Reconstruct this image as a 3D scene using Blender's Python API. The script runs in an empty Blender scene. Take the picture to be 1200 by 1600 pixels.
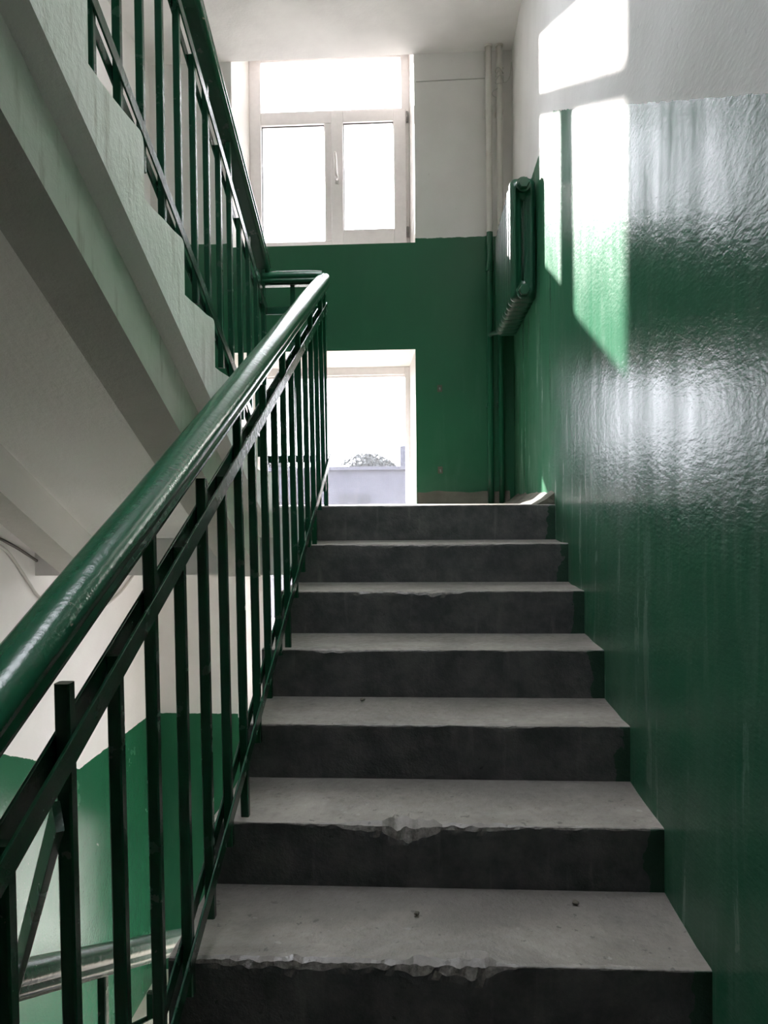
import bpy, bmesh, math, random
from mathutils import Vector, Matrix, Euler, noise

# ------------------------------------------------------------------ camera
scene = bpy.context.scene
COL = scene.collection
F_PX = 1196.0
cam_d = bpy.data.cameras.new('camera')
cam_d.sensor_fit = 'VERTICAL'
cam_d.sensor_height = 36.0
cam_d.sensor_width = 27.0
cam_d.lens = 36.0 * F_PX / 1600.0
cam_d.clip_start = 0.02
cam_d.clip_end = 300
cam = bpy.data.objects.new('camera', cam_d)
COL.objects.link(cam)
cam.location = (0.0, -0.0286, 1.520)
cam.rotation_euler = (Matrix.Rotation(0.0563, 3, 'Z') @ Matrix.Rotation(math.pi/2 - 0.0143, 3, 'X')
                      @ Matrix.Rotation(-0.0085, 3, 'Z')).to_euler()
scene.camera = cam

# ------------------------------------------------------------------ sky, sun, exposure
world = bpy.data.worlds.new('sky')
scene.world = world
world.use_nodes = True
bg = world.node_tree.nodes['Background']
bg.inputs['Color'].default_value = (0.955, 0.95, 1.03, 1)
bg.inputs['Strength'].default_value = 11.0

SUN_TO = Vector((-1.0, 1.86, 0.885)).normalized()      # towards the sun
sun_d = bpy.data.lights.new('sun', 'SUN')
sun_d.energy = 25.0
sun_d.angle = math.radians(0.9)
sun_d.color = (1.0, 0.93, 0.89)
sun = bpy.data.objects.new('sun', sun_d)
COL.objects.link(sun)
sun.location = (-10, 25, 12)
sun.rotation_euler = (-SUN_TO).to_track_quat('-Z', 'Y').to_euler()

vs = scene.view_settings
vs.view_transform = 'Standard'
vs.look = 'None'
vs.gamma = 1.0
vs.use_curve_mapping = False
vs.exposure = 0.6
cy = scene.cycles
cy.max_bounces = 14
cy.diffuse_bounces = 10
cy.glossy_bounces = 6
cy.transparent_max_bounces = 16
cy.sample_clamp_indirect = 20.0
cy.use_denoising = True

# ------------------------------------------------------------------ main measures (metres)
RW, LW, YB = 0.547, -1.75, 4.80          # right wall, left wall, back (window) wall
YREAR = -1.60
ZL = 1.50                                # half landing; the floor below the camera is z = 0
YE = 3.28                                # landing edge
TR, RI = 0.30, 0.15                      # tread, riser
F1X0, F1X1 = -0.53, RW                   # near flight
F2X0, F2X1 = LW, -0.67                   # upper flight on the left
CEIL = 4.31

# ------------------------------------------------------------------ node helpers
class NT:
    def __init__(self, name):
        self.m = bpy.data.materials.new(name)
        self.m.use_nodes = True
        self.t = self.m.node_tree
        self.t.nodes.clear()
        self.out = self.t.nodes.new('ShaderNodeOutputMaterial')
    def n(self, typ, **kw):
        nd = self.t.nodes.new(typ)
        for k, v in kw.items():
            setattr(nd, k, v)
        return nd
    def put(self, sock, v):
        if isinstance(v, (int, float, tuple)):
            if isinstance(v, tuple) and len(v) == 3 and sock.type == 'RGBA':
                v = v + (1,)
            sock.default_value = v
        else:
            self.t.links.new(v, sock)
    def math(self, op, a, b=0.0, c=0.0, clamp=False):
        nd = self.n('ShaderNodeMath', operation=op, use_clamp=clamp)
        self.put(nd.inputs[0], a); self.put(nd.inputs[1], b); self.put(nd.inputs[2], c)
        return nd.outputs[0]
    def mix(self, fac, a, b):
        nd = self.n('ShaderNodeMix', data_type='RGBA')
        self.put(nd.inputs[0], fac); self.put(nd.inputs[6], a); self.put(nd.inputs[7], b)
        return nd.outputs[2]
    def mixf(self, fac, a, b):
        nd = self.n('ShaderNodeMix', data_type='FLOAT')
        self.put(nd.inputs[0], fac); self.put(nd.inputs[2], a); self.put(nd.inputs[3], b)
        return nd.outputs[0]
    def ramp(self, v, a, b, lo=0.0, hi=1.0):
        nd = self.n('ShaderNodeMapRange')
        self.put(nd.inputs[0], v)
        for i, x in enumerate((a, b, lo, hi)):
            nd.inputs[i+1].default_value = x
        return nd.outputs[0]
    def pos(self):
        if not hasattr(self, '_p'):
            self._p = self.n('ShaderNodeNewGeometry')
            self._s = self.n('ShaderNodeSeparateXYZ')
            self.t.links.new(self._p.outputs['Position'], self._s.inputs[0])
        return self._p.outputs['Position']
    def xyz(self):
        self.pos()
        return self._s.outputs
    def nrm(self):
        self.pos()
        s = self.n('ShaderNodeSeparateXYZ')
        self.t.links.new(self._p.outputs['True Normal'], s.inputs[0])
        return s.outputs
    def noise(self, scale, detail=4, rough=0.55, stretch=(1, 1, 1), dist=0.0):
        mp = self.n('ShaderNodeMapping')
        self.t.links.new(self.pos(), mp.inputs[0])
        mp.inputs['Scale'].default_value = stretch
        nd = self.n('ShaderNodeTexNoise')
        self.t.links.new(mp.outputs[0], nd.inputs['Vector'])
        nd.inputs['Scale'].default_value = scale
        nd.inputs['Detail'].default_value = detail
        nd.inputs['Roughness'].default_value = rough
        nd.inputs['Distortion'].default_value = dist
        return nd.outputs[0]
    def bump(self, h, strength, dist, prev=None):
        nd = self.n('ShaderNodeBump')
        self.put(nd.inputs['Strength'], strength)
        nd.inputs['Distance'].default_value = dist
        self.put(nd.inputs['Height'], h)
        if prev is not None:
            self.put(nd.inputs['Normal'], prev)
        return nd.outputs[0]
    def finish(self, col, rough, normal=None, metal=0.0, spec=0.5, coat=None):
        b = self.n('ShaderNodeBsdfPrincipled')
        self.put(b.inputs['Base Color'], col)
        self.put(b.inputs['Roughness'], rough)
        b.inputs['Metallic'].default_value = metal
        self.put(b.inputs['Specular IOR Level'], spec)
        if normal is not None:
            self.put(b.inputs['Normal'], normal)
        if coat is not None:
            self.put(b.inputs['Coat Weight'], coat)
            b.inputs['Coat Roughness'].default_value = 0.12
        self.t.links.new(b.outputs[0], self.out.inputs[0])
        self.b = b
        return self.m

GREEN = (0.011, 0.112, 0.050)
GREEN_DK = (0.009, 0.085, 0.040)
WHITE = (0.80, 0.78, 0.765)

def wall_mat(name, z0, slope, mode, rough_green=0.26, relief=1.0, chalk=0.35, spec_green=0.5, dado=1.74, ystretch=1.0, film=None):
    """Two-tone oil paint: gloss green dado under whitewash; the dado's top edge follows the stairs."""
    t = NT(name)
    x, y, z = t.xyz()[0], t.xyz()[1], t.xyz()[2]
    if mode == 'right':
        d = t.math('MINIMUM', t.math('SUBTRACT', y, YE), 0.0)
        zb = t.math('MULTIPLY_ADD', d, slope, z0)
    elif mode == 'left':
        d = t.math('MAXIMUM', t.math('SUBTRACT', 3.70, y), 0.0)
        zb = t.math('MULTIPLY_ADD', d, slope, z0)
    else:
        zb = t.math('ADD', z0, 0.0)
    wob = t.math('MULTIPLY_ADD', t.noise(26, 3), 0.016, -0.008)
    d = t.math('SUBTRACT', t.math('ADD', zb, wob), z)
    fr = t.math('MULTIPLY', t.math('FRACT', t.math('DIVIDE', d, 3.0)), 3.0)
    if mode in ('right', 'left'):              # over the steps the dado reaches down into each tread
        dado = t.math('MULTIPLY_ADD', t.math('LESS_THAN', y, YE if mode == 'right' else 3.3), dado - 1.70, 1.70)
    green = t.math('LESS_THAN', fr, dado)
    # green paint: streaks, scuffs
    streak = t.noise(9, 5, 0.6, (1.6, 1.6, 0.16), 0.4)
    scuff = t.noise(5, 6, 0.65, (1, 1, 0.6), 1.2)
    fac = t.math('MULTIPLY', t.ramp(streak, 0.50, 0.72), t.ramp(scuff, 0.40, 0.62))
    low = t.ramp(fr, 0.5, 1.65, 0.25, 1.0)          # more scuffs near the steps
    fac = t.math('MULTIPLY', t.math('MULTIPLY', fac, low), chalk)
    gcol = t.mix(t.noise(1.3, 3), GREEN_DK, (0.014, 0.132, 0.058))
    gcol = t.mix(fac, gcol, (0.23, 0.30, 0.25))
    smudge = t.math('MULTIPLY', t.ramp(t.noise(3.4, 6, 0.66, (1, 1, 0.7), 0.6), 0.42, 0.66), t.ramp(fr, 0.85, 1.70))
    gcol = t.mix(t.math('MULTIPLY', smudge, 0.5 * chalk), gcol, (0.20, 0.25, 0.20))
    gcol = t.mix(0.14 * chalk, gcol, (0.30, 0.34, 0.33))
    fleck = t.ramp(t.noise(170, 2), 0.73, 0.76)
    gcol = t.mix(t.math('MULTIPLY', fleck, 0.35), gcol, (0.35, 0.40, 0.36))
    # whitewash
    wcol = t.mix(t.ramp(t.noise(2.2, 5), 0.35, 0.7), WHITE, (0.70, 0.68, 0.66))
    spots = t.ramp(t.noise(60, 3, 0.6, (1, 1, 0.35)), 0.68, 0.74)
    wcol = t.mix(t.math('MULTIPLY', spots, 0.35), wcol, (0.30, 0.29, 0.27))
    col = t.mix(green, wcol, gcol)
    rg = t.math('MULTIPLY_ADD', t.noise(4, 5), 0.16, rough_green - 0.08)
    rg = t.math('ADD', rg, t.math('MULTIPLY', fac, 0.35))
    rough = t.mixf(green, 0.85, rg)
    n1 = t.bump(t.noise(2.6, 3), 0.25 * relief, 0.02)
    n2 = t.bump(t.noise(75, 3, 0.5, (1, ystretch, 1)), 0.22 * relief, 0.005, n1)
    n3 = t.bump(t.noise(200, 2, 0.5, (1, ystretch, 1)), 0.14 * relief, 0.003, n2)
    m = t.finish(col, rough, n3, spec=t.mixf(green, 0.25, spec_green))
    if film:                                   # dust and chalk dull the gloss in vertical runs
        df = t.n('ShaderNodeBsdfDiffuse')
        t.put(df.inputs['Color'], col); t.put(df.inputs['Normal'], n3)
        f = t.math('MULTIPLY', t.ramp(t.noise(7, 5, 0.6, (1, 1.3, 0.14), 0.3), 0.34, 0.66),
                   t.ramp(t.noise(3.1, 4, 0.6), 0.30, 0.62, 0.55, 1.0))
        f = t.mixf(f, film[0], film[1])
        mx = t.n('ShaderNodeMixShader')
        t.put(mx.inputs[0], f)
        t.t.links.new(t.b.outputs[0], mx.inputs[1]); t.t.links.new(df.outputs[0], mx.inputs[2])
        t.t.links.new(mx.outputs[0], t.out.inputs[0])
    return m

def white_mat(name, col=WHITE, rough=0.85, bump=0.25):
    t = NT(name)
    c2 = tuple(v * 0.88 for v in col)
    c = t.mix(t.ramp(t.noise(3, 5), 0.35, 0.7), col, c2)
    n1 = t.bump(t.noise(5, 3), bump, 0.02)
    n2 = t.bump(t.noise(70, 3), bump * 0.8, 0.004, n1)
    return t.finish(c, rough, n2, spec=0.25)

def step_mat(name='worn_concrete', beam=False):
    t = NT(name)
    x, y, z = t.xyz()[0], t.xyz()[1], t.xyz()[2]
    nx, ny, nz = t.nrm()[0], t.nrm()[1], t.nrm()[2]
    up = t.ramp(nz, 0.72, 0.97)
    big = t.noise(4, 6, 0.6)
    fine = t.noise(45, 4, 0.6)
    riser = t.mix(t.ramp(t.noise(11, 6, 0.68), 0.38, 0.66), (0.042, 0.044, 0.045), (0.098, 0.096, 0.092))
    drip = t.ramp(t.noise(22, 4, 0.6, (1, 1, 0.12)), 0.60, 0.75)
    riser = t.mix(t.math('MULTIPLY', drip, 0.22), riser, (0.30, 0.29, 0.27))
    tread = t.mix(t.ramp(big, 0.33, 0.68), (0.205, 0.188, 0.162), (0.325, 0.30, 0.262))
    tread = t.mix(t.math('MULTIPLY', t.ramp(fine, 0.55, 0.75), 0.35), tread, (0.12, 0.115, 0.105))
    pit = t.ramp(t.noise(38, 3, 0.6), 0.66, 0.70)
    tread = t.mix(t.math('MULTIPLY', pit, 0.7), tread, (0.07, 0.066, 0.058))
    spot = t.ramp(t.noise(30, 2, 0.5, (1, 1, 1), 0.2), 0.70, 0.74)
    tread = t.mix(t.math('MULTIPLY', spot, 0.5), tread, (0.42, 0.40, 0.37))
    # grime trodden into the back of each tread, brushed away at the front
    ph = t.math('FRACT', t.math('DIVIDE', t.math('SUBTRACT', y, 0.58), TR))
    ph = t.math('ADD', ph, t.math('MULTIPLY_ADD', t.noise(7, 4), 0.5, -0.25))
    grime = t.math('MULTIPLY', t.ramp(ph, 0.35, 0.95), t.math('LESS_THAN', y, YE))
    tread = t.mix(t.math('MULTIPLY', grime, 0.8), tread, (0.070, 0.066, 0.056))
    stain = t.ramp(t.noise(2.4, 5, 0.65, (1, 1, 1), 1.0), 0.48, 0.66)
    tread = t.mix(t.math('MULTIPLY', stain, 0.6), tread, (0.13, 0.122, 0.108))
    crumb = t.mix(t.ramp(t.noise(80, 4, 0.7), 0.35, 0.65), (0.045, 0.041, 0.035), (0.125, 0.114, 0.096))
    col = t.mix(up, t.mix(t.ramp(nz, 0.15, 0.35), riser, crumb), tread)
    # dark green paint daubed on the wall end of each riser
    edge = t.math('ADD', x, t.math('MULTIPLY', t.noise(14, 4), 0.10))
    daub = t.math('MULTIPLY', t.math('GREATER_THAN', edge, RW + 0.012),
                  t.math('SUBTRACT', 1.0, up))
    daub = t.math('MULTIPLY', daub, t.math('LESS_THAN', z, ZL + 0.02))
    col = t.mix(daub, col, (0.010, 0.040, 0.022))
    side = t.math('MAXIMUM', t.math('GREATER_THAN', t.math('ABSOLUTE', nx), 0.7),
                  t.math('LESS_THAN', nz, -0.4))
    pale = t.mix(t.ramp(t.noise(5, 6, 0.6), 0.35, 0.7), (0.84, 0.85, 0.78), (0.72, 0.74, 0.66))
    run = t.ramp(t.noise(26, 5, 0.62, (1, 1, 0.14)), 0.54, 0.72)
    pale = t.mix(t.math('MULTIPLY', t.math('MULTIPLY', run, t.ramp(t.noise(3, 3), 0.35, 0.55)), 0.75), pale, (0.34, 0.32, 0.23))
    soff = t.mix(t.noise(3, 4), WHITE, (0.70, 0.68, 0.64))
    outer = t.math('MULTIPLY', t.math('GREATER_THAN', nx, 0.7), t.math('GREATER_THAN', x, -0.9))
    pale = t.mix(outer, soff, pale)
    if beam:                                   # darker, greyer underside of the stringers
        under_grey = t.mix(t.noise(9, 5), (0.50, 0.48, 0.44), (0.40, 0.385, 0.35))
        pale = t.mix(t.math('LESS_THAN', nz, -0.4), pale, under_grey)
    col = t.mix(side, col, pale)
    polish = t.math('MULTIPLY', t.math('SUBTRACT', 1.0, t.ramp(ph, 0.1, 0.6)), t.ramp(t.noise(5, 5, 0.65), 0.42, 0.62))
    rgh = t.math('SUBTRACT', t.math('MULTIPLY_ADD', fine, 0.45, 0.34), t.math('MULTIPLY', polish, 0.22))
    rough = t.mixf(side, rgh, 0.65)
    n1 = t.bump(big, 0.35, 0.02)
    n2 = t.bump(fine, 0.5, 0.006, n1)
    n3 = t.bump(t.noise(190, 2), 0.4, 0.002, n2)
    return t.finish(col, rough, n3, spec=0.45)

def concrete_mat(name, a, b, rough=0.85):
    t = NT(name)
    c = t.mix(t.ramp(t.noise(5, 6, 0.6), 0.35, 0.7), a, b)
    n1 = t.bump(t.noise(14, 5), 0.5, 0.02)
    n2 = t.bump(t.noise(120, 3), 0.4, 0.003, n1)
    return t.finish(c, rough, n2, spec=0.3)

def gloss_mat(name, col, rough=0.22, chips=0.0, chipcol=(0.35, 0.22, 0.15)):
    t = NT(name)
    c = t.mix(t.noise(9, 4), col, tuple(v * 0.82 for v in col))
    if chips:
        ch = t.ramp(t.noise(60, 3, 0.5), 0.745, 0.76)
        c = t.mix(t.math('MULTIPLY', ch, chips), c, chipcol)
    r = t.math('MULTIPLY_ADD', t.noise(20, 4), 0.1, rough - 0.05)
    n1 = t.bump(t.noise(60, 4), 0.22, 0.004)
    n2 = t.bump(t.noise(260, 2), 0.15, 0.001, n1)
    return t.finish(c, r, n2)

def flat_mat(name, col, rough=0.5, metal=0.0):
    t = NT(name)
    c = t.mix(t.noise(30, 3), col, tuple(v * 0.85 for v in col))
    return t.finish(c, rough, None, metal)

def pipe_mat():
    t = NT('pipe_paint')
    z = t.xyz()[2]
    g = t.math('LESS_THAN', z, 3.17)
    col = t.mix(g, t.mix(t.noise(14, 4), (0.68, 0.66, 0.62), (0.55, 0.52, 0.47)), GREEN_DK)
    return t.finish(col, t.mixf(g, 0.5, 0.28), t.bump(t.noise(60, 3), 0.3, 0.003))

def glass_mat(name, dirt, low=None):
    """thin pane: clear, a little gloss, dust that scatters the daylight"""
    t = NT(name)
    tr = t.n('ShaderNodeBsdfTransparent'); tr.inputs[0].default_value = (0.97, 0.98, 0.98, 1)
    tl = t.n('ShaderNodeBsdfTranslucent'); tl.inputs[0].default_value = (0.82, 0.83, 0.86, 1)
    gl = t.n('ShaderNodeBsdfGlossy'); gl.inputs['Roughness'].default_value = 0.03
    f = t.math('MULTIPLY', t.ramp(t.noise(8, 6, 0.7), 0.2, 0.75, 0.5, 1.3), dirt)
    f = t.math('MULTIPLY', f, t.ramp(t.noise(90, 4, 0.7, (1, 1, 0.5)), 0.3, 0.7, 0.75, 1.3))
    if low:
        f = t.math('MULTIPLY', f, t.ramp(t.xyz()[2], low[0], low[1], 1.6, 1.0))
    m1 = t.n('ShaderNodeMixShader'); t.put(m1.inputs[0], f)
    t.t.links.new(tr.outputs[0], m1.inputs[1]); t.t.links.new(tl.outputs[0], m1.inputs[2])
    fr = t.n('ShaderNodeFresnel'); fr.inputs[0].default_value = 1.45
    m2 = t.n('ShaderNodeMixShader'); t.put(m2.inputs[0], t.math('MULTIPLY', fr.outputs[0], 0.8))
    t.t.links.new(m1.outputs[0], m2.inputs[1]); t.t.links.new(gl.outputs[0], m2.inputs[2])
    t.t.links.new(m2.outputs[0], t.out.inputs[0])
    return t.m

M = {}
M['wall_right'] = wall_mat('wall_paint_right', 3.17, 0.491, 'right', 0.22, 0.85, 0.5, 0.2, 2.15, 0.42, (0.42, 0.82))
M['wall_left'] = wall_mat('wall_paint_left', 3.19, 0.44, 'left', 0.25, 0.7, 0.10, 0.4, 2.0)
M['wall_back'] = wall_mat('wall_paint_back', 3.165, 0.0, 'back', 0.33, 0.6, 0.16, 0.4, 1.67)
M['white'] = white_mat('whitewash')
M['reveal'] = white_mat('reveal_whitewash', (0.80, 0.77, 0.735), 0.7, 0.15)
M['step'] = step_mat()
M['stringer'] = step_mat('stringer_paint', True)
M['floor'] = concrete_mat('floor_screed', (0.20, 0.19, 0.17), (0.30, 0.28, 0.25))
M['bounce_floor'] = concrete_mat('pale_bounce_floor', (0.62, 0.57, 0.50), (0.70, 0.65, 0.57), 0.6)  # unseen lower floors, made pale to bounce daylight upward
M['kerb'] = concrete_mat('dusty_cement', (0.085, 0.085, 0.065), (0.15, 0.135, 0.105))
M['rail'] = gloss_mat('green_handrail_paint', (0.010, 0.085, 0.040), 0.24, 0.6, (0.42, 0.36, 0.28))
M['iron'] = gloss_mat('dark_green_iron_paint', (0.006, 0.062, 0.030), 0.26)
M['radiator'] = gloss_mat('radiator_paint', (0.009, 0.062, 0.032), 0.3, 0.25, (0.10, 0.05, 0.03))
M['radiator_core'] = gloss_mat('radiator_rust', (0.05, 0.022, 0.018), 0.6)
M['pipe'] = pipe_mat()
M['pvc'] = flat_mat('white_plastic', (0.90, 0.86, 0.855), 0.35)
M['seal'] = flat_mat('grey_seal', (0.10, 0.10, 0.10), 0.6)
M['steel'] = flat_mat('hinge_steel', (0.30, 0.29, 0.28), 0.4, 0.7)
M['glass'] = glass_mat('window_glass', 0.03)
M['glass_dirty'] = glass_mat('dusty_window_glass', 0.006, (1.4, 2.4))
M['cable'] = flat_mat('grey_cable', (0.55, 0.53, 0.50), 0.7)
M['cable_dark'] = flat_mat('dark_cable', (0.12, 0.11, 0.10), 0.7)
M['ext_wall'] = concrete_mat('far_building_plaster', (0.026, 0.027, 0.036), (0.034, 0.035, 0.045))
M['ext_dark'] = flat_mat('far_window_dark', (0.015, 0.016, 0.022), 0.95)
M['ground'] = concrete_mat('yard_ground', (0.20, 0.19, 0.17), (0.28, 0.27, 0.24))
M['leaf'] = flat_mat('tree_leaf', (0.020, 0.024, 0.024), 0.7)
M['bark'] = flat_mat('tree_bark', (0.10, 0.08, 0.06), 0.9)

# ------------------------------------------------------------------ object helpers
def mesh_obj(name, bm, mat, parent=None, smooth=False, recalc=True):
    if recalc:
        bmesh.ops.recalc_face_normals(bm, faces=bm.faces[:])
    me = bpy.data.meshes.new(name)
    bm.to_mesh(me); bm.free()
    if smooth:
        for p in me.polygons:
            p.use_smooth = True
    me.materials.append(mat)
    o = bpy.data.objects.new(name, me)
    COL.objects.link(o)
    if parent is not None:
        o.parent = parent
        o.matrix_parent_inverse = Matrix.Translation(-parent.location)
    return o

def thing(name, label, cat, loc=(0, 0, 0), group=None, kind=None):
    o = bpy.data.objects.new(name, None)
    o.empty_display_size = 0.1
    o.location = loc
    COL.objects.link(o)
    return tag(o, label, cat, group, kind)

def tag(o, label, cat, group=None, kind=None):
    o['label'] = label
    o['category'] = cat
    if group: o['group'] = group
    if kind: o['kind'] = kind
    return o

def add_box(bm, x0, x1, y0, y1, z0, z1):
    v = [bm.verts.new(p) for p in ((x0,y0,z0),(x1,y0,z0),(x1,y1,z0),(x0,y1,z0),
                                   (x0,y0,z1),(x1,y0,z1),(x1,y1,z1),(x0,y1,z1))]
    for f in ((0,3,2,1),(4,5,6,7),(0,1,5,4),(1,2,6,5),(2,3,7,6),(3,0,4,7)):
        bm.faces.new([v[i] for i in f])
    return v

def box(name, dims, mat, parent=None, bevel=0.0, seg=2):
    bm = bmesh.new()
    add_box(bm, *dims)
    if bevel:
        bmesh.ops.bevel(bm, geom=bm.edges[:], offset=bevel, segments=seg, affect='EDGES', profile=0.5)
    return mesh_obj(name, bm, mat, parent)

def sweep(bm, profile, p0, p1, side, up, caps=True):
    """straight sweep of a closed 2-D profile; side/up give the profile's axes"""
    rings = []
    for p in (p0, p1):
        rings.append([bm.verts.new(Vector(p) + side * a + up * b) for a, b in profile])
    n = len(profile)
    for i in range(n):
        bm.faces.new((rings[0][i], rings[0][(i+1) % n], rings[1][(i+1) % n], rings[1][i]))
    if caps:
        bm.faces.new(rings[0]); bm.faces.new(rings[1][::-1])

def rect(w, h, c=0.0):
    a, b = w/2, h/2
    if c <= 0:
        return [(-a,-b),(a,-b),(a,b),(-a,b)]
    return [(-a+c,-b),(a-c,-b),(a,-b+c),(a,b-c),(a-c,b),(-a+c,b),(-a,b-c),(-a,-b+c)]

def bar(name, p0, p1, up, w, h, mat, parent, c=0.001):
    """flat bar from p0 to p1: h along (nearly) up, w across"""
    p0, p1 = Vector(p0), Vector(p1)
    d = (p1 - p0).normalized()
    side = d.cross(Vector(up)).normalized()
    u = side.cross(d).normalized()
    bm = bmesh.new()
    sweep(bm, rect(w, h, c), p0, p1, side, u)
    return mesh_obj(name, bm, mat, parent)

def tube(bm, pts, r, seg=10, caps=True):
    pts = [Vector(p) for p in pts]
    rings = []
    for i, p in enumerate(pts):
        d = (pts[min(i+1, len(pts)-1)] - pts[max(i-1, 0)]).normalized()
        a = Vector((0, 0, 1)) if abs(d.z) < 0.9 else Vector((1, 0, 0))
        s = d.cross(a).normalized(); u = s.cross(d)
        rr = r[i] if isinstance(r, (list, tuple)) else r
        rings.append([bm.verts.new(p + (s*math.cos(t) + u*math.sin(t))*rr)
                      for t in [2*math.pi*k/seg for k in range(seg)]])
    for a, b in zip(rings, rings[1:]):
        for k in range(seg):
            bm.faces.new((a[k], a[(k+1) % seg], b[(k+1) % seg], b[k]))
    if caps:
        bm.faces.new(rings[0][::-1]); bm.faces.new(rings[-1])

def spline(pts, n=8):
    """Catmull-Rom through pts"""
    P = [Vector(p) for p in pts]
    P = [P[0]*2 - P[1]] + P + [P[-1]*2 - P[-2]]
    out = []
    for i in range(1, len(P)-2):
        for k in range(n):
            t = k/n
            out.append(0.5*((2*P[i]) + (P[i+1]-P[i-1])*t + (2*P[i-1]-5*P[i]+4*P[i+1]-P[i+2])*t*t
                            + (3*P[i]-P[i-1]-3*P[i+1]+P[i+2])*t**3))
    out.append(P[-2])
    return out

# ------------------------------------------------------------------ the shell
def structure(o, label, cat):
    return tag(o, label, cat, kind='structure')

def plain_wall(name, dims, mat, label):
    return structure(box(name, dims, mat), label, 'wall')

# right wall, with an unseen opening added to light the storey below
SWY0, SWY1, SWZ0, SWZ1 = 0.95, 3.40, -1.40, -0.15
bm = bmesh.new()
for d in ((YREAR, YB+0.5, SWZ1, 6.0), (YREAR, YB+0.5, -3.2, SWZ0), (YREAR, SWY0, SWZ0, SWZ1), (SWY1, YB+0.5, SWZ0, SWZ1)):
    add_box(bm, RW, RW+0.3, *d)
structure(mesh_obj('wall_right', bm, M['wall_right']),
          'tall right stairwell wall, glossy green dado below grey whitewash, struck by sun', 'wall')
plain_wall('wall_left', (LW-0.3, LW, YREAR, YB+0.5, -3.2, 6.0), M['wall_left'],
           'left stairwell wall, white above green, seen beneath the upper flight')
plain_wall('wall_rear', (LW, RW, YREAR-0.2, YREAR, -3.2, 6.0), M['wall_back'],
           'wall behind the viewer with green dado')

# window openings in the back wall: wall-face rectangle -> frame rectangle (splayed reveals)
OPEN = [  # (x0, x1, z0, z1) at wall face, then at frame
    ((-1.219, -0.062, 3.14, 4.31), (-1.175, -0.098, 3.16, 4.50)),
    ((-1.219, -0.066, 1.50, 2.472), (-1.175, -0.110, 1.42, 2.418)),
    ((-1.219, -0.062, 0.14, 1.31), (-1.175, -0.098, 0.16, 1.38)),
    ((-1.219, -0.066, -1.50, -0.528), (-1.175, -0.110, -1.58, -0.582)),
]
FY = 5.10
def back_wall():
    bm = bmesh.new()
    def skin(y, idx):
        xs = sorted({LW, RW, *[o[idx][0] for o in OPEN], *[o[idx][1] for o in OPEN]})
        zs = sorted({-3.2, 6.0, *[o[idx][2] for o in OPEN], *[o[idx][3] for o in OPEN]})
        V = {}
        def vv(x, z):
            k = (round(x, 4), round(z, 4))
            if k not in V: V[k] = bm.verts.new((x, y, z))
            return V[k]
        for xa, xb in zip(xs, xs[1:]):
            for za, zb in zip(zs, zs[1:]):
                cx, cz = (xa+xb)/2, (za+zb)/2
                if any(o[idx][0] < cx < o[idx][1] and o[idx][2] < cz < o[idx][3] for o in OPEN):
                    continue
                bm.faces.new((vv(xa, za), vv(xb, za), vv(xb, zb), vv(xa, zb)))
    skin(YB, 0)
    skin(YB+0.52, 1)
    for face, fr in OPEN:
        a = [(face[0], face[2]), (face[1], face[2]), (face[1], face[3]), (face[0], face[3])]
        b = [(fr[0], fr[2]), (fr[1], fr[2]), (fr[1], fr[3]), (fr[0], fr[3])]
        for (ra, ya), (rb, yb) in (((a, YB), (b, FY)), ((b, FY), (b, YB+0.52))):
            for i in range(4):
                j = (i+1) % 4
                f = bm.faces.new([bm.verts.new(p) for p in ((ra[i][0], ya, ra[i][1]), (ra[j][0], ya, ra[j][1]),
                                                            (rb[j][0], yb, rb[j][1]), (rb[i][0], yb, rb[i][1]))])
                f.material_index = 1
    me = bpy.data.meshes.new('wall_back')
    bm.to_mesh(me); bm.free()
    me.materials.append(M['wall_back']); me.materials.append(M['reveal'])
    o = bpy.data.objects.new('wall_back', me)
    COL.objects.link(o)
    return structure(o, 'window wall of the half landing, white above a dark green dado', 'wall')
back_wall()

# ceilings
structure(box('ceiling', (LW, RW, YE, YB, CEIL, 4.5), M['white']), 'white ceiling above the half landing and tall window', 'ceiling')
structure(box('ceiling', (LW, RW, YREAR, 0.28, 2.80, 3.0), M['white']), 'white ceiling over the floor behind the viewer', 'ceiling')
def N1(y): return -0.14 + 0.5*y            # nosing line of the near flight
def NU(y): return 3.29 - 0.5*y             # nosing line of the upper flight
# top of the stairwell: ceiling with an unseen roof light added to brighten the foreground
SKX0, SKX1, SKY0, SKY1 = -0.95, 0.45, 0.2, 2.9
bm = bmesh.new()
for d in ((LW, RW, YREAR, SKY0), (LW, RW, SKY1, YB), (LW, SKX0, SKY0, SKY1), (SKX1, RW, SKY0, SKY1)):
    add_box(bm, *d, 5.8, 6.0)
structure(mesh_obj('ceiling', bm, M['white']), 'white ceiling at the top of the stairwell around an added roof light', 'ceiling')
w5 = thing('added_roof_light', 'unseen glazed roof light added to brighten the stairwell', 'window', ((SKX0+SKX1)/2, (SKY0+SKY1)/2, 5.9), kind='structure')
for k in range(4):
    yy = SKY0 + (SKY1-SKY0)*k/3
    box('glazing_bar', (SKX0, SKX1, yy-0.02, yy+0.02, 5.92, 5.98), M['pvc'], w5)
for k in range(3):
    ya = SKY0 + (SKY1-SKY0)*k/3
    box('glass_pane', (SKX0, SKX1, ya+0.02, ya+(SKY1-SKY0)/3-0.02, 5.94, 5.952), M['glass'], w5)

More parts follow.
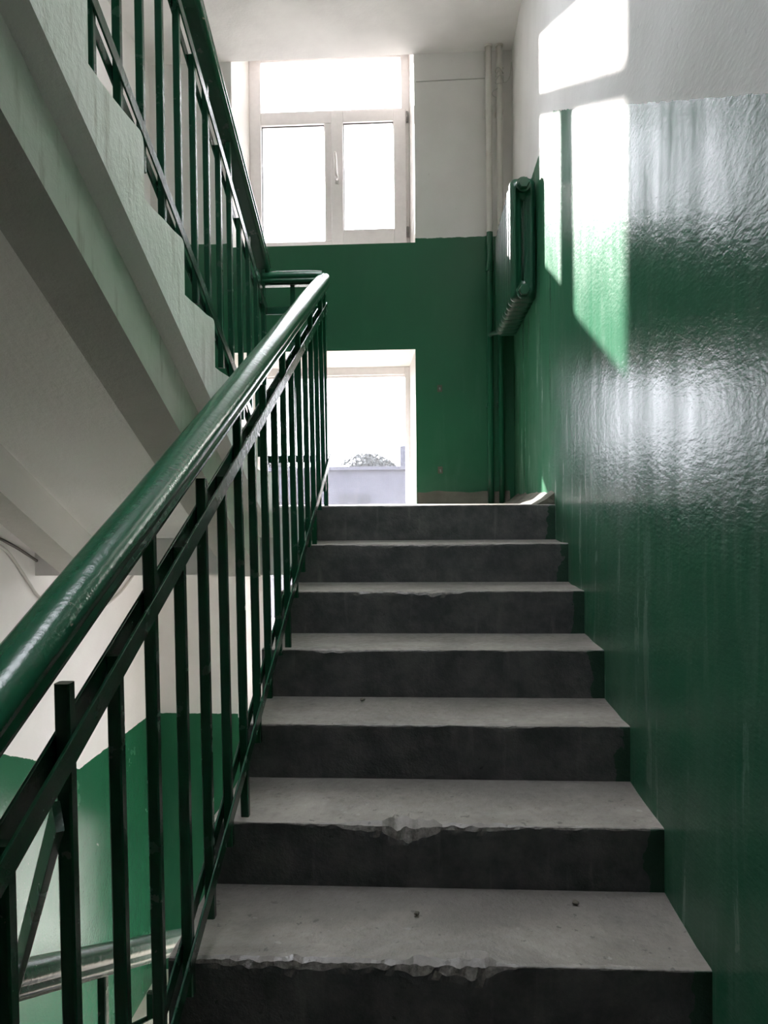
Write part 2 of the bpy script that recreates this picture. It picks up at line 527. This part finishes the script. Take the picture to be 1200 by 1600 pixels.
# floors and landings
structure(box('floor', (LW, RW, YREAR, 0.28, -0.19, 0.0), M['floor']), 'grey cement floor at the foot of the stairs', 'floor')
structure(box('floor', (F1X0, RW, 0.28, 0.58, -0.19, 0.0), M['floor']), 'strip of grey cement floor before the first step', 'floor')
def landing(z, label, mat):
    bm = bmesh.new()
    add_box(bm, LW, RW, YE+0.2, YB, z-0.19, z)
    o = mesh_obj('floor', bm, mat)
    structure(o, label, 'floor')
    b = box('beam', (LW, RW, YE+0.012, YE+0.2, z-0.30, z-0.002), M['white'], o)
    return o
landing(ZL, 'worn cement half landing below the tall window', M['step'])
landing(ZL-3.0, 'lower half landing under the upper flight, made pale to bounce light', M['bounce_floor'])
structure(box('floor', (LW, RW, YREAR, YB, -3.2, -3.0), M['bounce_floor']), 'unseen floor at the bottom of the stairwell, made pale to bounce light', 'floor')

# ------------------------------------------------------------------ stair flights
def wear(x, k, seed):
    """how much of the nosing is broken away at x"""
    w = 0.004 + 0.010 * max(0.0, noise.noise(Vector((x*3.0, k*7.3, seed))))
    w += 0.004 * noise.noise(Vector((x*22.0, k*3.1, seed+5)))
    for kk, cx, hw, dep in CHIPS:
        if kk == k and seed == 0:
            d = abs(x - cx)/hw
            if d < 1:
                w += dep * (1-d*d) * (0.75 + 0.5*noise.noise(Vector((x*30, k, 3.3))))
    return max(0.001, w)

CHIPS = [(4, 0.065, 0.11, 0.042), (4, -0.27, 0.24, 0.020), (4, -0.05, 0.05, 0.02),
         (5, -0.055, 0.085, 0.042), (5, -0.16, 0.06, 0.016), (5, 0.10, 0.12, 0.010),
         (8, 0.0, 0.14, 0.020), (8, -0.2, 0.10, 0.010), (6, 0.2, 0.1, 0.008), (7, -0.3, 0.1, 0.01), (9, 0.1, 0.2, .008)]

def step_mesh(x0, x1, k, zt, yf, dr, seed, nx, last, rnd):
    """one step block, riser facing -dr; yf = riser plane, zt = tread height"""
    bm = bmesh.new()
    dep = 0.20 if last else TR
    rows = []
    for i in range(nx+1):
        x = x0 + (x1-x0)*i/nx
        w = wear(x, k, seed) + rnd
        s = 0.004*noise.noise(Vector((x*1.7, k*2.2, seed+9)))
        prof = []
        prof.append((0.0, -0.285))
        prof.append((0.0, -RI))
        prof.append((0.003*noise.noise(Vector((x*9, k, 1))), -RI*0.66))
        prof.append((0.003*noise.noise(Vector((x*9, k, 2))), -RI*0.33))
        prof.append((0.0, -w*1.15 - 0.004))
        for a in (0.2, 0.5, 0.8):                       # rounded / broken nosing
            ang = a*math.pi/2
            rgh = 0.35*w*noise.noise(Vector((x*45, a*4, k+seed)))
            prof.append((w*1.3*(1-math.cos(ang)) + rgh, -w*1.15*(1-math.sin(ang)) + rgh*0.5))
        prof.append((w*1.3 + 0.004, 0.0 + s))
        for q in (0.3, 0.55, 0.8):
            yq = dep*q
            prof.append((yq, 0.005*noise.noise(Vector((x*2.2, q*3, k+seed))) - 0.003))
        prof.append((dep, 0.0))
        prof.append((dep, -0.19 if last else -0.285+RI))
        rows.append([bm.verts.new((x, yf + dr*a, zt + b)) for a, b in prof])
    n = len(rows[0])
    for ra, rb in zip(rows, rows[1:]):
        for j in range(n):
            bm.faces.new((ra[j], ra[(j+1) % n], rb[(j+1) % n], rb[j]))
    bm.faces.new(rows[0]); bm.faces.new(rows[-1][::-1])
    return bm

def flight(name, x0, x1, y1, dr, zbase, label, seed, nx, rnd=0.0, skip=()):
    """10 risers; y1 = first riser, dr = direction of rise along y"""
    root = thing(name, label, 'stairs', ((x0+x1)/2, y1, zbase), kind='structure')
    for k in range(1, 11):
        bm = step_mesh(x0, x1, k, zbase + RI*k, y1 + dr*TR*(k-1), dr, seed, nx, k == 10, rnd)
        mesh_obj('step', bm, M['step'], root)
    # two stringer beams below
    for xa, xb in ((x0+0.14, x0+0.276), (x1-0.20, x1-0.06)):
        bm = bmesh.new()
        ya, yb = 0.0, 9*TR
        pa = [(ya, RI-0.285), (yb, RI*10-0.285), (yb, RI*10-0.455), (ya, RI-0.455)]
        A = [bm.verts.new((xa, y1+dr*a, zbase+b)) for a, b in pa]
        B = [bm.verts.new((xb, y1+dr*a, zbase+b)) for a, b in pa]
        bm.faces.new(A); bm.faces.new(B[::-1])
        for i in range(4):
            bm.faces.new((A[i], A[(i+1) % 4], B[(i+1) % 4], B[i]))
        mesh_obj('stringer', bm, M['stringer'], root)
    return root

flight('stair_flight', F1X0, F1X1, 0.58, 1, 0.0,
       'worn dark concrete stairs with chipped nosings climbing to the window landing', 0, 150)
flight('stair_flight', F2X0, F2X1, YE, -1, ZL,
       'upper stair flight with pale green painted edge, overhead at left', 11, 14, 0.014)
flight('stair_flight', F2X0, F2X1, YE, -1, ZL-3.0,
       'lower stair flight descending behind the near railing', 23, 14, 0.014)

# ------------------------------------------------------------------ windows
def window(name, label, fr, mat_glass, kind, zbase=0.0):
    x0, x1, z0, z1 = fr
    root = thing(name, label, 'window', ((x0+x1)/2, FY, z0), kind='structure')
    P = M['pvc']
    y0, y1 = FY, FY+0.07
    def b(nm, xa, xb, za, zb, ya=y0, yb=y1, m=P, bev=0.004, par=root):
        return box(nm, (xa, xb, ya, yb, za, zb), m, par, bev)
    if kind == 'sash':
        zt = z1
        gt = 4.136 + zbase; gb = 4.05 + zbase
        b('frame_stile', x0, -1.096, z0, zt); b('frame_stile', -0.153, x1, z0, zt)
        b('frame_rail', -1.096, -0.153, z0, 3.267+zbase); b('frame_rail', -1.096, -0.153, zt-0.03, zt)
        b('transom', -1.096, -0.153, gb, gt)
        b('mullion', -0.669, -0.600, 3.267+zbase, gb)
        if zt - 0.03 > gt + 0.02:
            b('glass_pane', -1.10, -0.15, gt-0.005, zt-0.025, y0+0.03, y0+0.042, mat_glass, 0)
        b('glass_pane', -1.10, -0.665, 3.262+zbase, gb+0.005, y0+0.03, y0+0.042, mat_glass, 0)
        # opening sash, proud of the frame
        sash = b('sash', -0.622, -0.541, 3.232+zbase, 4.118+zbase, y0-0.018, y0+0.045)
        b('sash_stile', -0.205, -0.122, 3.232+zbase, 4.118+zbase, y0-0.018, y0+0.045, par=sash)
        b('sash_rail', -0.541, -0.205, 3.232+zbase, 3.333+zbase, y0-0.018, y0+0.045, par=sash)
        b('sash_rail', -0.541, -0.205, 4.045+zbase, 4.118+zbase, y0-0.018, y0+0.045, par=sash)
        b('sash_glass', -0.545, -0.20, 3.33+zbase, 4.05+zbase, y0+0.01, y0+0.022, mat_glass, 0, par=sash)
        # grey gaskets round the panes
        for nm, (xa, xb, za, zb) in {'a': (-1.096, -0.669, 3.267+zbase, gb), 'b': (-0.541, -0.205, 3.333+zbase, 4.045+zbase)}.items():
            yy = y0 + (0.024 if nm == 'a' else 0.004)
            bm = bmesh.new()
            s = 0.006
            for d in ((xa, xa+s, za, zb), (xb-s, xb, za, zb), (xa+s, xb-s, za, za+s), (xa+s, xb-s, zb-s, zb)):
                add_box(bm, d[0], d[1], yy, yy+0.006, d[2], d[3])
            mesh_obj('gasket', bm, M['seal'], root if nm == 'a' else sash)
        # lever handle
        bm = bmesh.new()
        add_box(bm, -0.595, -0.567, y0-0.03, y0-0.018, 3.635+zbase, 3.700+zbase)
        bmesh.ops.bevel(bm, geom=bm.edges[:], offset=0.004, segments=2, affect='EDGES')
        tube(bm, [(-0.581, y0-0.03, 3.665+zbase), (-0.581, y0-0.062, 3.667+zbase), (-0.583, y0-0.066, 3.69+zbase),
                  (-0.588, y0-0.064, 3.80+zbase), (-0.589, y0-0.062, 3.83+zbase)], [.009, .010, .011, .010, .007], 10)
        mesh_obj('handle', bm, P, sash, True)
        for zh in (3.27, 4.03):
            bm = bmesh.new()
            tube(bm, [(-0.114, y0-0.016, zh+zbase), (-0.114, y0-0.016, zh+0.07+zbase)], 0.008, 8)
            mesh_obj('hinge', bm, M['steel'], sash, True)
    else:
        zb = zbase
        b('frame_stile', x0, -1.10, z0, z1); b('frame_stile', -0.142, x1, z0, z1)
        b('frame_rail', -1.10, -0.142, 2.366+zb, z1); b('frame_rail', -1.10, -0.142, z0, 1.47+zb)
        b('glazing_bead', -1.10, -0.142, 2.352+zb, 2.366+zb, y0+0.02, y0+0.06)
        b('glass_pane', -1.105, -0.138, 1.465+zb, 2.37+zb, y0+0.03, y0+0.042, mat_glass, 0)
    return root
window('window_1', 'tall white plastic window with transom and opening sash above the landing', OPEN[0][1], M['glass'], 'sash')
window('window_2', 'low dusty fixed window at landing floor level', OPEN[1][1], M['glass_dirty'], 'fixed')
window('window_3', 'white window of the lower landing glimpsed between the balusters', OPEN[2][1], M['glass'], 'sash', -3.0)
window('window_4', 'low fixed window of the lower landing', OPEN[3][1], M['glass'], 'fixed', -3.0)

w6 = thing('added_side_window', 'unseen side window added under the near flight to light the storey below', 'window', (RW+0.2, (SWY0+SWY1)/2, SWZ0), kind='structure')  # added out of view to brighten the lower storey
for k in range(3):
    yy = SWY0 + (SWY1-SWY0)*k/2
    box('frame_stile', (RW+0.17, RW+0.23, max(SWY0, yy-0.035), min(SWY1, yy+0.035), SWZ0, SWZ1), M['pvc'], w6)
for za, zb in ((SWZ0, SWZ0+0.06), (SWZ1-0.06, SWZ1)):
    box('frame_rail', (RW+0.17, RW+0.23, SWY0+0.035, SWY1-0.035, za, zb), M['pvc'], w6)
for k in range(2):
    ya = SWY0 + (SWY1-SWY0)*k/2
    box('glass_pane', (RW+0.195, RW+0.205, ya+0.03, ya+(SWY1-SWY0)/2-0.03, SWZ0+0.05, SWZ1-0.05), M['glass'], w6)

# cement skirting of the landing
def wedge(name, pa, pb, out, h, t, mat, label):
    bm = bmesh.new()
    pa, pb, out = Vector(pa), Vector(pb), Vector(out)
    n = 40
    rows = []
    for i in range(n+1):
        p = pa.lerp(pb, i/n)
        hh = h*(1 + 0.2*noise.noise(Vector((p.x*9, p.y*9, 2))))
        tt = t*(1 + 0.5*noise.noise(Vector((p.x*7, p.y*7, 6))))
        rows.append([bm.verts.new(p), bm.verts.new(p + out*tt), bm.verts.new(p + out*tt*0.45 + Vector((0, 0, hh*0.45))),
                     bm.verts.new(p + Vector((0, 0, hh)))])
    for a, b in zip(rows, rows[1:]):
        for j in range(4):
            bm.faces.new((a[j], a[(j+1) % 4], b[(j+1) % 4], b[j]))
    bm.faces.new(rows[0]); bm.faces.new(rows[-1][::-1])
    return structure(mesh_obj(name, bm, mat, None), label, 'skirting')
wedge('baseboard_back', (-0.06, YB, ZL), (RW-0.03, YB, ZL), (0, -1, 0), 0.075, 0.05, M['kerb'],
      'rough cement fillet at the foot of the window wall')
wedge('baseboard_right', (RW, YE+0.02, ZL), (RW, YB-0.06, ZL), (-1, 0, 0), 0.055, 0.075, M['kerb'],
      'dusty cement fillet along the landing\'s right wall with broken end')

# ------------------------------------------------------------------ railings
HAND = [(-.0335, .004), (-.0335, .014), (-.029, .026), (-.018, .0345), (0, .0375), (.018, .0345), (.029, .026), (.0335, .014),
        (.0335, .004), (.0285, -.001), (.0285, -.004), (.032, -.008), (.031, -.017), (.024, -.021), (-.024, -.021),
        (-.031, -.017), (-.032, -.008), (-.0285, -.004), (-.0285, -.001)]
def handrail(name, pts, parent):
    """sweep of the moulded handrail along a polyline, with a little hand-made waviness"""
    bm = bmesh.new()
    P = [Vector(p) for p in pts]
    fine = []
    for a, b in zip(P, P[1:]):
        m = max(2, int((b-a).length/0.06))
        for i in range(m):
            fine.append(a.lerp(b, i/m))
    fine.append(P[-1])
    rings = []
    for i, p in enumerate(fine):
        d = (fine[min(i+1, len(fine)-1)] - fine[max(i-1, 0)]).normalized()
        side = d.cross(Vector((0, 0, 1))).normalized()
        up = side.cross(d)
        wob = 0.0015*noise.noise(p*5.0)
        end = i == 0 or i == len(fine)-1
        k = 0.90 if end else 1.0
        rings.append([bm.verts.new(p + side*(a*k+wob) + up*(b*k)) for a, b in HAND])
    n = len(HAND)
    for a, b in zip(rings, rings[1:]):
        for j in range(n):
            bm.faces.new((a[j], a[(j+1) % n], b[(j+1) % n], b[j]))
    bm.faces.new(rings[0][::-1]); bm.faces.new(rings[-1])
    o = mesh_obj(name, bm, M['rail'], parent, True)
    bm2 = o.data
    o.modifiers.new('edge', 'EDGE_SPLIT').split_angle = math.radians(55)
    return o

BW, BD = 0.020, 0.019
def baluster(name, xb, zb, xt, zt, y, parent, w=BW, d=BD):
    """square bar, slightly leaning from (xb, zb) to (xt, zt)"""
    bm = bmesh.new()
    a, b = w/2, d/2
    c = 0.0025
    prof = [(-a+c, -b), (a-c, -b), (a, -b+c), (a, b-c), (a-c, b), (-a+c, b), (-a, b-c), (-a, -b+c)]
    R = [[bm.verts.new((x+p, y+q, z)) for p, q in prof] for x, z in ((xb, zb), (xt, zt))]
    for i in range(8):
        bm.faces.new((R[0][i], R[0][(i+1) % 8], R[1][(i+1) % 8], R[1][i]))
    bm.faces.new(R[0][::-1]); bm.faces.new(R[1])
    return mesh_obj(name, bm, M['iron'], parent)

def railing(label, Nf, xt, xb, yfirst, spacing, count, treadz, y0, y1, group, h_hand, h_mid, h_low, tall0, zoff=0.0):
    root = thing('stair_railing', label, 'railing', ((xt+xb)/2, (y0+y1)/2, Nf((y0+y1)/2) + zoff), group)
    def X(h):                                    # the railing leans a touch outward
        return xb + (xt-xb)*h
    rng = random.Random(int(abs(xt)*1000) + int(10*zoff))
    # moulded handrail on a flat iron strip
    hx = X(1.0)
    fh = h_hand if callable(h_hand) else (lambda y, c=h_hand: c)
    fm = h_mid if callable(h_mid) else (lambda y, c=h_mid: c)
    fl = lambda y: h_low
    p0 = (hx, y0, Nf(y0)+fh(y0)+zoff); p1 = (hx, y1, Nf(y1)+fh(y1)+zoff)
    handrail('handrail', (p0, p1), root)
    up = (0, 0, 1)
    bar('rail_strip', (hx, y0, p0[2]-0.027), (hx, y1, p1[2]-0.027), up, 0.040, 0.005, M['iron'], root)
    for nm, h, f in (('mid_rail', fm, 0.88), ('bottom_rail', fl, 0.14)):
        for s in (1, -1):
            xx = X(f) + s*0.0126
            bar(nm, (xx, y0, Nf(y0)+h(y0)+zoff), (xx, y1, Nf(y1)+h(y1)+zoff), up, 0.005, 0.034, M['iron'], root)
    for i in range(count):
        y = yfirst + spacing*i + rng.uniform(-.004, .004)
        t = (i - tall0) % 4
        nz = Nf(y) + zoff
        if t == 0:
            zt, zb = nz + fh(y) - 0.028, treadz(y) + zoff
        elif t == 2:
            zt, zb = nz + fm(y) + 0.075 + rng.uniform(-.01, .01), nz + h_low - 0.09
        else:
            zt, zb = nz + fm(y) + 0.012, nz + h_low - 0.085 + rng.uniform(-.015, .01)
        zb = max(zb, treadz(y) + zoff)
        fb = (zb - nz)/fh(y); ft = (zt - nz)/fh(y)
        baluster('baluster', X(fb), zb, X(ft), zt, y, root)
    return root

def tread1(y):                                   # tread height of the near flight at y
    k = int((y - 0.58)/TR + 1.0001)
    return RI*max(0, min(10, k)) - 0.002
def tread2(y):
    k = int((YE - y)/TR + 1.0001) if y < YE else 0
    return ZL + RI*max(0, min(10, k)) - 0.002

R1X_T, R1X_B = -0.463, -0.466+0.012
YEND = 3.43
rail1 = railing('near green stair railing with thick moulded handrail, left of the worn steps', N1, R1X_T, -0.452,
                0.62, 0.15, 19, tread1, 0.58, YEND+0.03, None, lambda y: 1.062-0.046*(y-0.75), lambda y: 0.897-0.028*(y-0.76), 0.135, 0)
baluster('end_post', -0.457, ZL, -0.460, N1(YEND)+0.90, YEND, rail1)
# return across the stair well
zr = 2.53
handrail('return_handrail', ((-0.735, YEND+0.005, zr), (-0.465, YEND+0.005, zr)), rail1)
bar('return_strip', (-0.735, YEND+0.005, zr-0.027), (-0.465, YEND+0.005, zr-0.027), (0, 0, 1), 0.04, 0.005, M['iron'], rail1)
bar('return_mid_rail', (-0.733, YEND+0.012, 2.392), (-0.465, YEND+0.012, 2.392), (0, 0, 1), 0.006, 0.034, M['iron'], rail1)
bar('return_bottom_rail', (-0.733, YEND+0.012, 1.715), (-0.465, YEND+0.012, 1.715), (0, 0, 1), 0.006, 0.034, M['iron'], rail1)
baluster('return_post', -0.605, 1.70, -0.605, zr-0.03, YEND+0.02, rail1)
bar('brace', (-0.457, 0.885, 1.135), (-0.715, 1.235, 0.69), (0, 0, 1), 0.010, 0.040, M['iron'], rail1)

rail2 = railing('green railing of the upper flight, overhead at left', NU, -0.735, -0.73,
                3.42-0.149*19, 0.149, 20, tread2, 0.62, YEND+0.02, None, 1.02, 0.825, 0.14, 19)
rail3 = railing('green railing of the lower flight, its handrail seen at bottom left', NU, -0.735, -0.73,
                3.42-0.149*18, 0.149, 19, tread2, 0.80, YEND+0.02, None, 1.02, 0.825, 0.14, 18, -3.0)

# ------------------------------------------------------------------ radiator
def rounded_loop(hw, hh, r, n=6, m=10):
    """closed loop of a rounded rectangle with extra points on the long sides"""
    pts = []
    for cx, cz, a0 in ((hw-r, hh-r, 0), (-hw+r, hh-r, 90), (-hw+r, -hh+r, 180), (hw-r, -hh+r, 270)):
        for i in range(n+1):
            a = math.radians(a0 + 90*i/n)
            pts.append((cx + r*math.cos(a), cz + r*math.sin(a)))
    return pts
RX, RZ0, RZ1 = 0.478, 2.49, 3.095
RZC = (RZ0+RZ1)/2
def radiator():
    root = thing('radiator', 'dark green cast iron radiator hung on the right wall of the landing', 'radiator', (RX, 4.15, RZ0))
    hw, hh = 0.064, (RZ1-RZ0)/2
    outer = rounded_loop(hw, hh, 0.034)
    slot = rounded_loop(0.007, hh-0.105, 0.0068)
    prof = [(0.0, .006), (.14, .008), (.30, .012), (.42, .026), (.58, .033), (.74, .029), (.88, .018), (.96, .009), (1.0, .003)]
    bm = bmesh.new()
    rings = []
    n = len(outer)
    seq = [(t, -y) for t, y in prof] + [(t, y) for t, y in prof[::-1]]
    for t, y in seq:
        rings.append([bm.verts.new((s[0]+(o[0]-s[0])*t, y, s[1]+(o[1]-s[1])*t)) for s, o in zip(slot, outer)])
    for a, b in zip(rings, rings[1:] + rings[:1]):
        for j in range(n):
            bm.faces.new((a[j], a[(j+1) % n], b[(j+1) % n], b[j]))
    bmesh.ops.recalc_face_normals(bm, faces=bm.faces[:])
    me = bpy.data.meshes.new('section'); bm.to_mesh(me); bm.free()
    for p in me.polygons: p.use_smooth = True
    me.materials.append(M['radiator'])
    ys = [3.785 + 0.094*i for i in range(9)]
    for y in ys:
        o = bpy.data.objects.new('section', me); COL.objects.link(o)
        o.parent = root
        o.location = (0, y-4.15, RZC-RZ0)
    for zc in (RZ1-0.045, RZ0+0.045):
        bm = bmesh.new()
        tube(bm, [(RX, ys[0]-0.01, zc), (RX, ys[-1]+0.01, zc)], 0.030, 16)
        mesh_obj('header_tube', bm, M['radiator'], root, True)
        bm = bmesh.new()
        tube(bm, [(RX, ys[0]-0.030, zc), (RX, ys[0]-0.052, zc)], 0.036, 16)
        mesh_obj('collar', bm, M['radiator'], root)
        bm = bmesh.new()
        tube(bm, [(RX, ys[0]-0.050, zc), (RX, ys[0]-0.074, zc), (RX, ys[0]-0.078, zc)], [0.028, 0.028, 0.024], 6)
        mesh_obj('plug', bm, M['radiator'], root)
    for y in (ys[1]+0.047, ys[7]-0.047):
        bm = bmesh.new()
        tube(bm, [(RX-0.02, y, RZ1-0.085), (RX+0.02, y, RZ1-0.088), (RW-0.001, y, RZ1-0.088)], 0.010, 8)
        mesh_obj('bracket', bm, M['radiator'], root)
    # branch pipes to the risers
    for zc, xp, m in ((RZ1-0.045, 0.465, 'pipe'), (RZ0+0.045, 0.40, 'pipe')):
        bm = bmesh.new()
        tube(bm, spline([(RX, ys[-1]+0.01, zc), (RX, ys[-1]+0.08, zc), (xp, 4.69, zc), (xp, 4.735, zc)], 5), 0.013, 10)
        mesh_obj('branch_pipe', bm, M['radiator'], root, True)
    return root
radiator()

def riser_pipe(x, r, z0, z1, label):
    root = thing('heating_pipe', label, 'pipe', (x, 4.74, z0), 'heating risers in the landing corner')
    bm = bmesh.new()
    zs = [z0 + (z1-z0)*i/16 for i in range(17)]
    tube(bm, [(x + 0.003*noise.noise(Vector((x*9, z, 0))), 4.74, z) for z in zs], r, 14)
    mesh_obj('pipe', bm, M['pipe'], root, True)
    for z in (z1-0.02,):
        bm = bmesh.new()
        tube(bm, [(x, 4.74, z), (x, 4.74, z+0.02)], r+0.006, 14)
        mesh_obj('ceiling_sleeve', bm, M['pipe'], root)
    bm = bmesh.new()
    tube(bm, [(x, 4.74, 2.93), (x, 4.74, 2.99)], r+0.005, 12)
    mesh_obj('coupling', bm, M['pipe'], root)
    for z in (3.9, 2.1):
        box('clip', (x-r-0.004, x+r+0.004, 4.735, YB, z, z+0.02), M['pipe'], root)
    return root
riser_pipe(0.397, 0.0195, ZL-0.01, CEIL+0.01, 'left heating riser pipe, white above and green below the radiator')
riser_pipe(0.463, 0.0185, ZL-0.01, CEIL+0.01, 'right heating riser pipe nearest the corner, wound with thin wire')

bm = bmesh.new()
tube(bm, [(LW+0.02, YB-0.02, -1.17), (LW+0.02, YB-0.02, 0.10)], 0.010, 8)  # thin dark upright bar in the corner
tag(mesh_obj('corner_bar', bm, M['iron'], None, True), 'thin dark upright bar in the green corner of the lower landing', 'pipe')

# ------------------------------------------------------------------ wires and small fixings
def wire(name, pts, r, mat, label, cat='wire', n=8, group=None):
    bm = bmesh.new()
    tube(bm, spline(pts, n), r, 6)
    return tag(mesh_obj(name, bm, mat, None, True), label, cat, group)
pts = []
for i in range(26):
    a = i*0.9
    pts.append((0.463 + 0.023*math.cos(a), 4.74 + 0.023*math.sin(a), 4.17 - 0.0035*i + 0.012*math.sin(i*1.7)))
pts += [(0.50, 4.715, 4.07), (0.525, 4.73, 4.11), (0.536, 4.75, 4.17), (0.540, 4.77, 4.22)]
wire('wire', pts, 0.0028, M['cable'], 'thin pale wire wound round the right heating pipe', n=5)
wire('wire', [(0.448, 4.716, 4.035), (0.425, 4.712, 4.02), (0.417, 4.712, 4.0), (0.427, 4.712, 3.985), (0.44, 4.712, 3.975)],
     0.0028, M['cable'], 'short loose wire end between the two heating pipes')
wire('cord', [(-0.05, YB-0.003, 4.138), (0.15, YB-0.003, 4.141), (0.33, YB-0.003, 4.142), (0.378, YB-0.004, 4.142)], 0.0025, M['cable'],
     'thin cord stretched across white wall from window to pipes', 'cord')
wire('cable', [(LW+0.009, 2.80, 1.44), (LW+0.009, 3.0, 1.379), (LW+0.009, 3.144, 1.328), (LW+0.009, 3.304, 1.262), (LW+0.009, 3.40, 1.232), (LW+0.009, 3.53, 1.19), (LW+0.009, 3.7, 1.17)],
     0.006, M['cable_dark'], 'dark cable running along left wall under the upper flight', 'cable')
wire('cable', [(LW+0.009, 2.85, 1.40), (LW+0.009, 3.0, 1.35), (LW+0.009, 3.09, 1.294), (LW+0.009, 3.219, 1.178), (LW+0.009, 3.31, 1.102), (LW+0.009, 3.55, 0.985),
               (LW+0.009, 3.9, 0.96), (LW+0.009, 4.2, 1.01), (LW+0.009, 4.45, 1.11)],
     0.007, M['cable'], 'pale slack cable looping down the left wall', 'cable')
for z, lb in ((2.224, 'small rusty wall anchor on green wall beside window, upper of two'),
              (1.712, 'small rusty wall anchor on green wall beside window, lower of two')):
    r = thing('wall_anchor', lb, 'anchor', (0.085, YB, z), 'wall anchors beside the low window')
    box('plate', (0.070, 0.100, YB-0.004, YB, z-0.022, z+0.022), M['kerb'], r, 0.0015)
    bm = bmesh.new()
    tube(bm, [(0.085, YB-0.004, z), (0.085, YB-0.022, z), (0.086, YB-0.024, z-0.014)], 0.005, 8)
    mesh_obj('hook', bm, M['steel'], r)

# ------------------------------------------------------------------ outside
structure(box('ground', (-60, 60, -60, 120, -4.8, -4.6), M['ground']), 'yard ground outside the windows', 'ground')
b = thing('far_building', 'hazy low grey building seen through the dusty low window', 'building', (-5, 41, -4.6))
box('wall', (-22, 14, 40, 48, -4.6, 3.15), M['ext_wall'], b)
box('parapet', (-22.2, 14.2, 39.8, 48.2, 3.15, 3.33), M['ext_wall'], b)
box('chimney', (-1.42, -0.70, 41, 42, 3.33, 4.47), M['ext_wall'], b)
for i in range(9):
    for zz in (-2.6, 0.4):
        box('window', (-19+3.6*i, -17.4+3.6*i, 39.94, 40.0, zz, zz+1.5), M['ext_dark'], b)
def tree(x, y, zc, w, h, label, seed):
    rng = random.Random(seed)
    t = thing('tree', label, 'tree', (x, y, -4.6), 'trees behind the far building')
    bm = bmesh.new()
    tube(bm, [(x, y, -4.6), (x+0.1, y, -1), (x-0.05, y, zc)], [0.25, 0.2, 0.08], 8)
    for k in range(7):
        a = rng.uniform(0, 6.28)
        tube(bm, [(x, y, zc-1.4+0.15*k), (x+w*0.7*math.cos(a), y+w*0.7*math.sin(a), zc+rng.uniform(-.3, .8)*h)], [0.07, 0.02], 5)
    mesh_obj('trunk', bm, M['bark'], t)
    bm = bmesh.new()
    for i in range(5200):
        while True:
            p = Vector((rng.uniform(-1, 1), rng.uniform(-1, 1), rng.uniform(-1, 1)))
            if p.length < 1 and noise.noise(p*2.3 + Vector((seed, 0, 0))) > -0.12: break
        c = Vector((x + p.x*w, y + p.y*w, zc + p.z*h))
        e = Euler((rng.uniform(0, 6), rng.uniform(0, 6), 0)).to_matrix()
        s = rng.uniform(0.07, 0.13)
        vv = [bm.verts.new(c + e @ Vector(q)*s) for q in ((-1, 0, 0), (0, -.6, 0.1), (1, 0, 0), (0, .6, 0.1))]
        bm.faces.new(vv)
    o = mesh_obj('foliage', bm, M['leaf'], t, recalc=False)
    o['kind'] = 'stuff'
    return t
tree(-4.0, 52, 3.35, 2.1, 1.45, 'hazy round tree behind the far building, centre of the low window', 3)
tree(-10.3, 52, 3.2, 1.3, 1.3, 'hazy small tree behind the far building, at window left', 8)

# ------------------------------------------------------------------ crumbs on the treads
def pebble(x, y, z, r, label, seed):
    bm = bmesh.new()
    bmesh.ops.create_icosphere(bm, subdivisions=2, radius=r)
    for v in bm.verts:
        v.co *= 1 + 0.35*noise.noise(v.co*(1.3/r) + Vector((seed, 0, 0)))
        v.co.z *= 0.6
    zmin = min(v.co.z for v in bm.verts)
    for v in bm.verts:
        v.co += Vector((x, y, z - zmin))
    return tag(mesh_obj('pebble', bm, M['kerb'], None, True), label, 'pebble', 'crumbs of concrete on the treads')
pebble(-0.205, 2.33, 0.9005, 0.008, 'small crumb of concrete on the fifth tread below the landing', 1)
pebble(0.33, 1.72, 0.6005, 0.007, 'small crumb of concrete at the right end of the nearest tread', 2)
pebble(-0.03, 1.66, 0.6005, 0.006, 'small crumb of concrete in the middle of the nearest tread', 5)
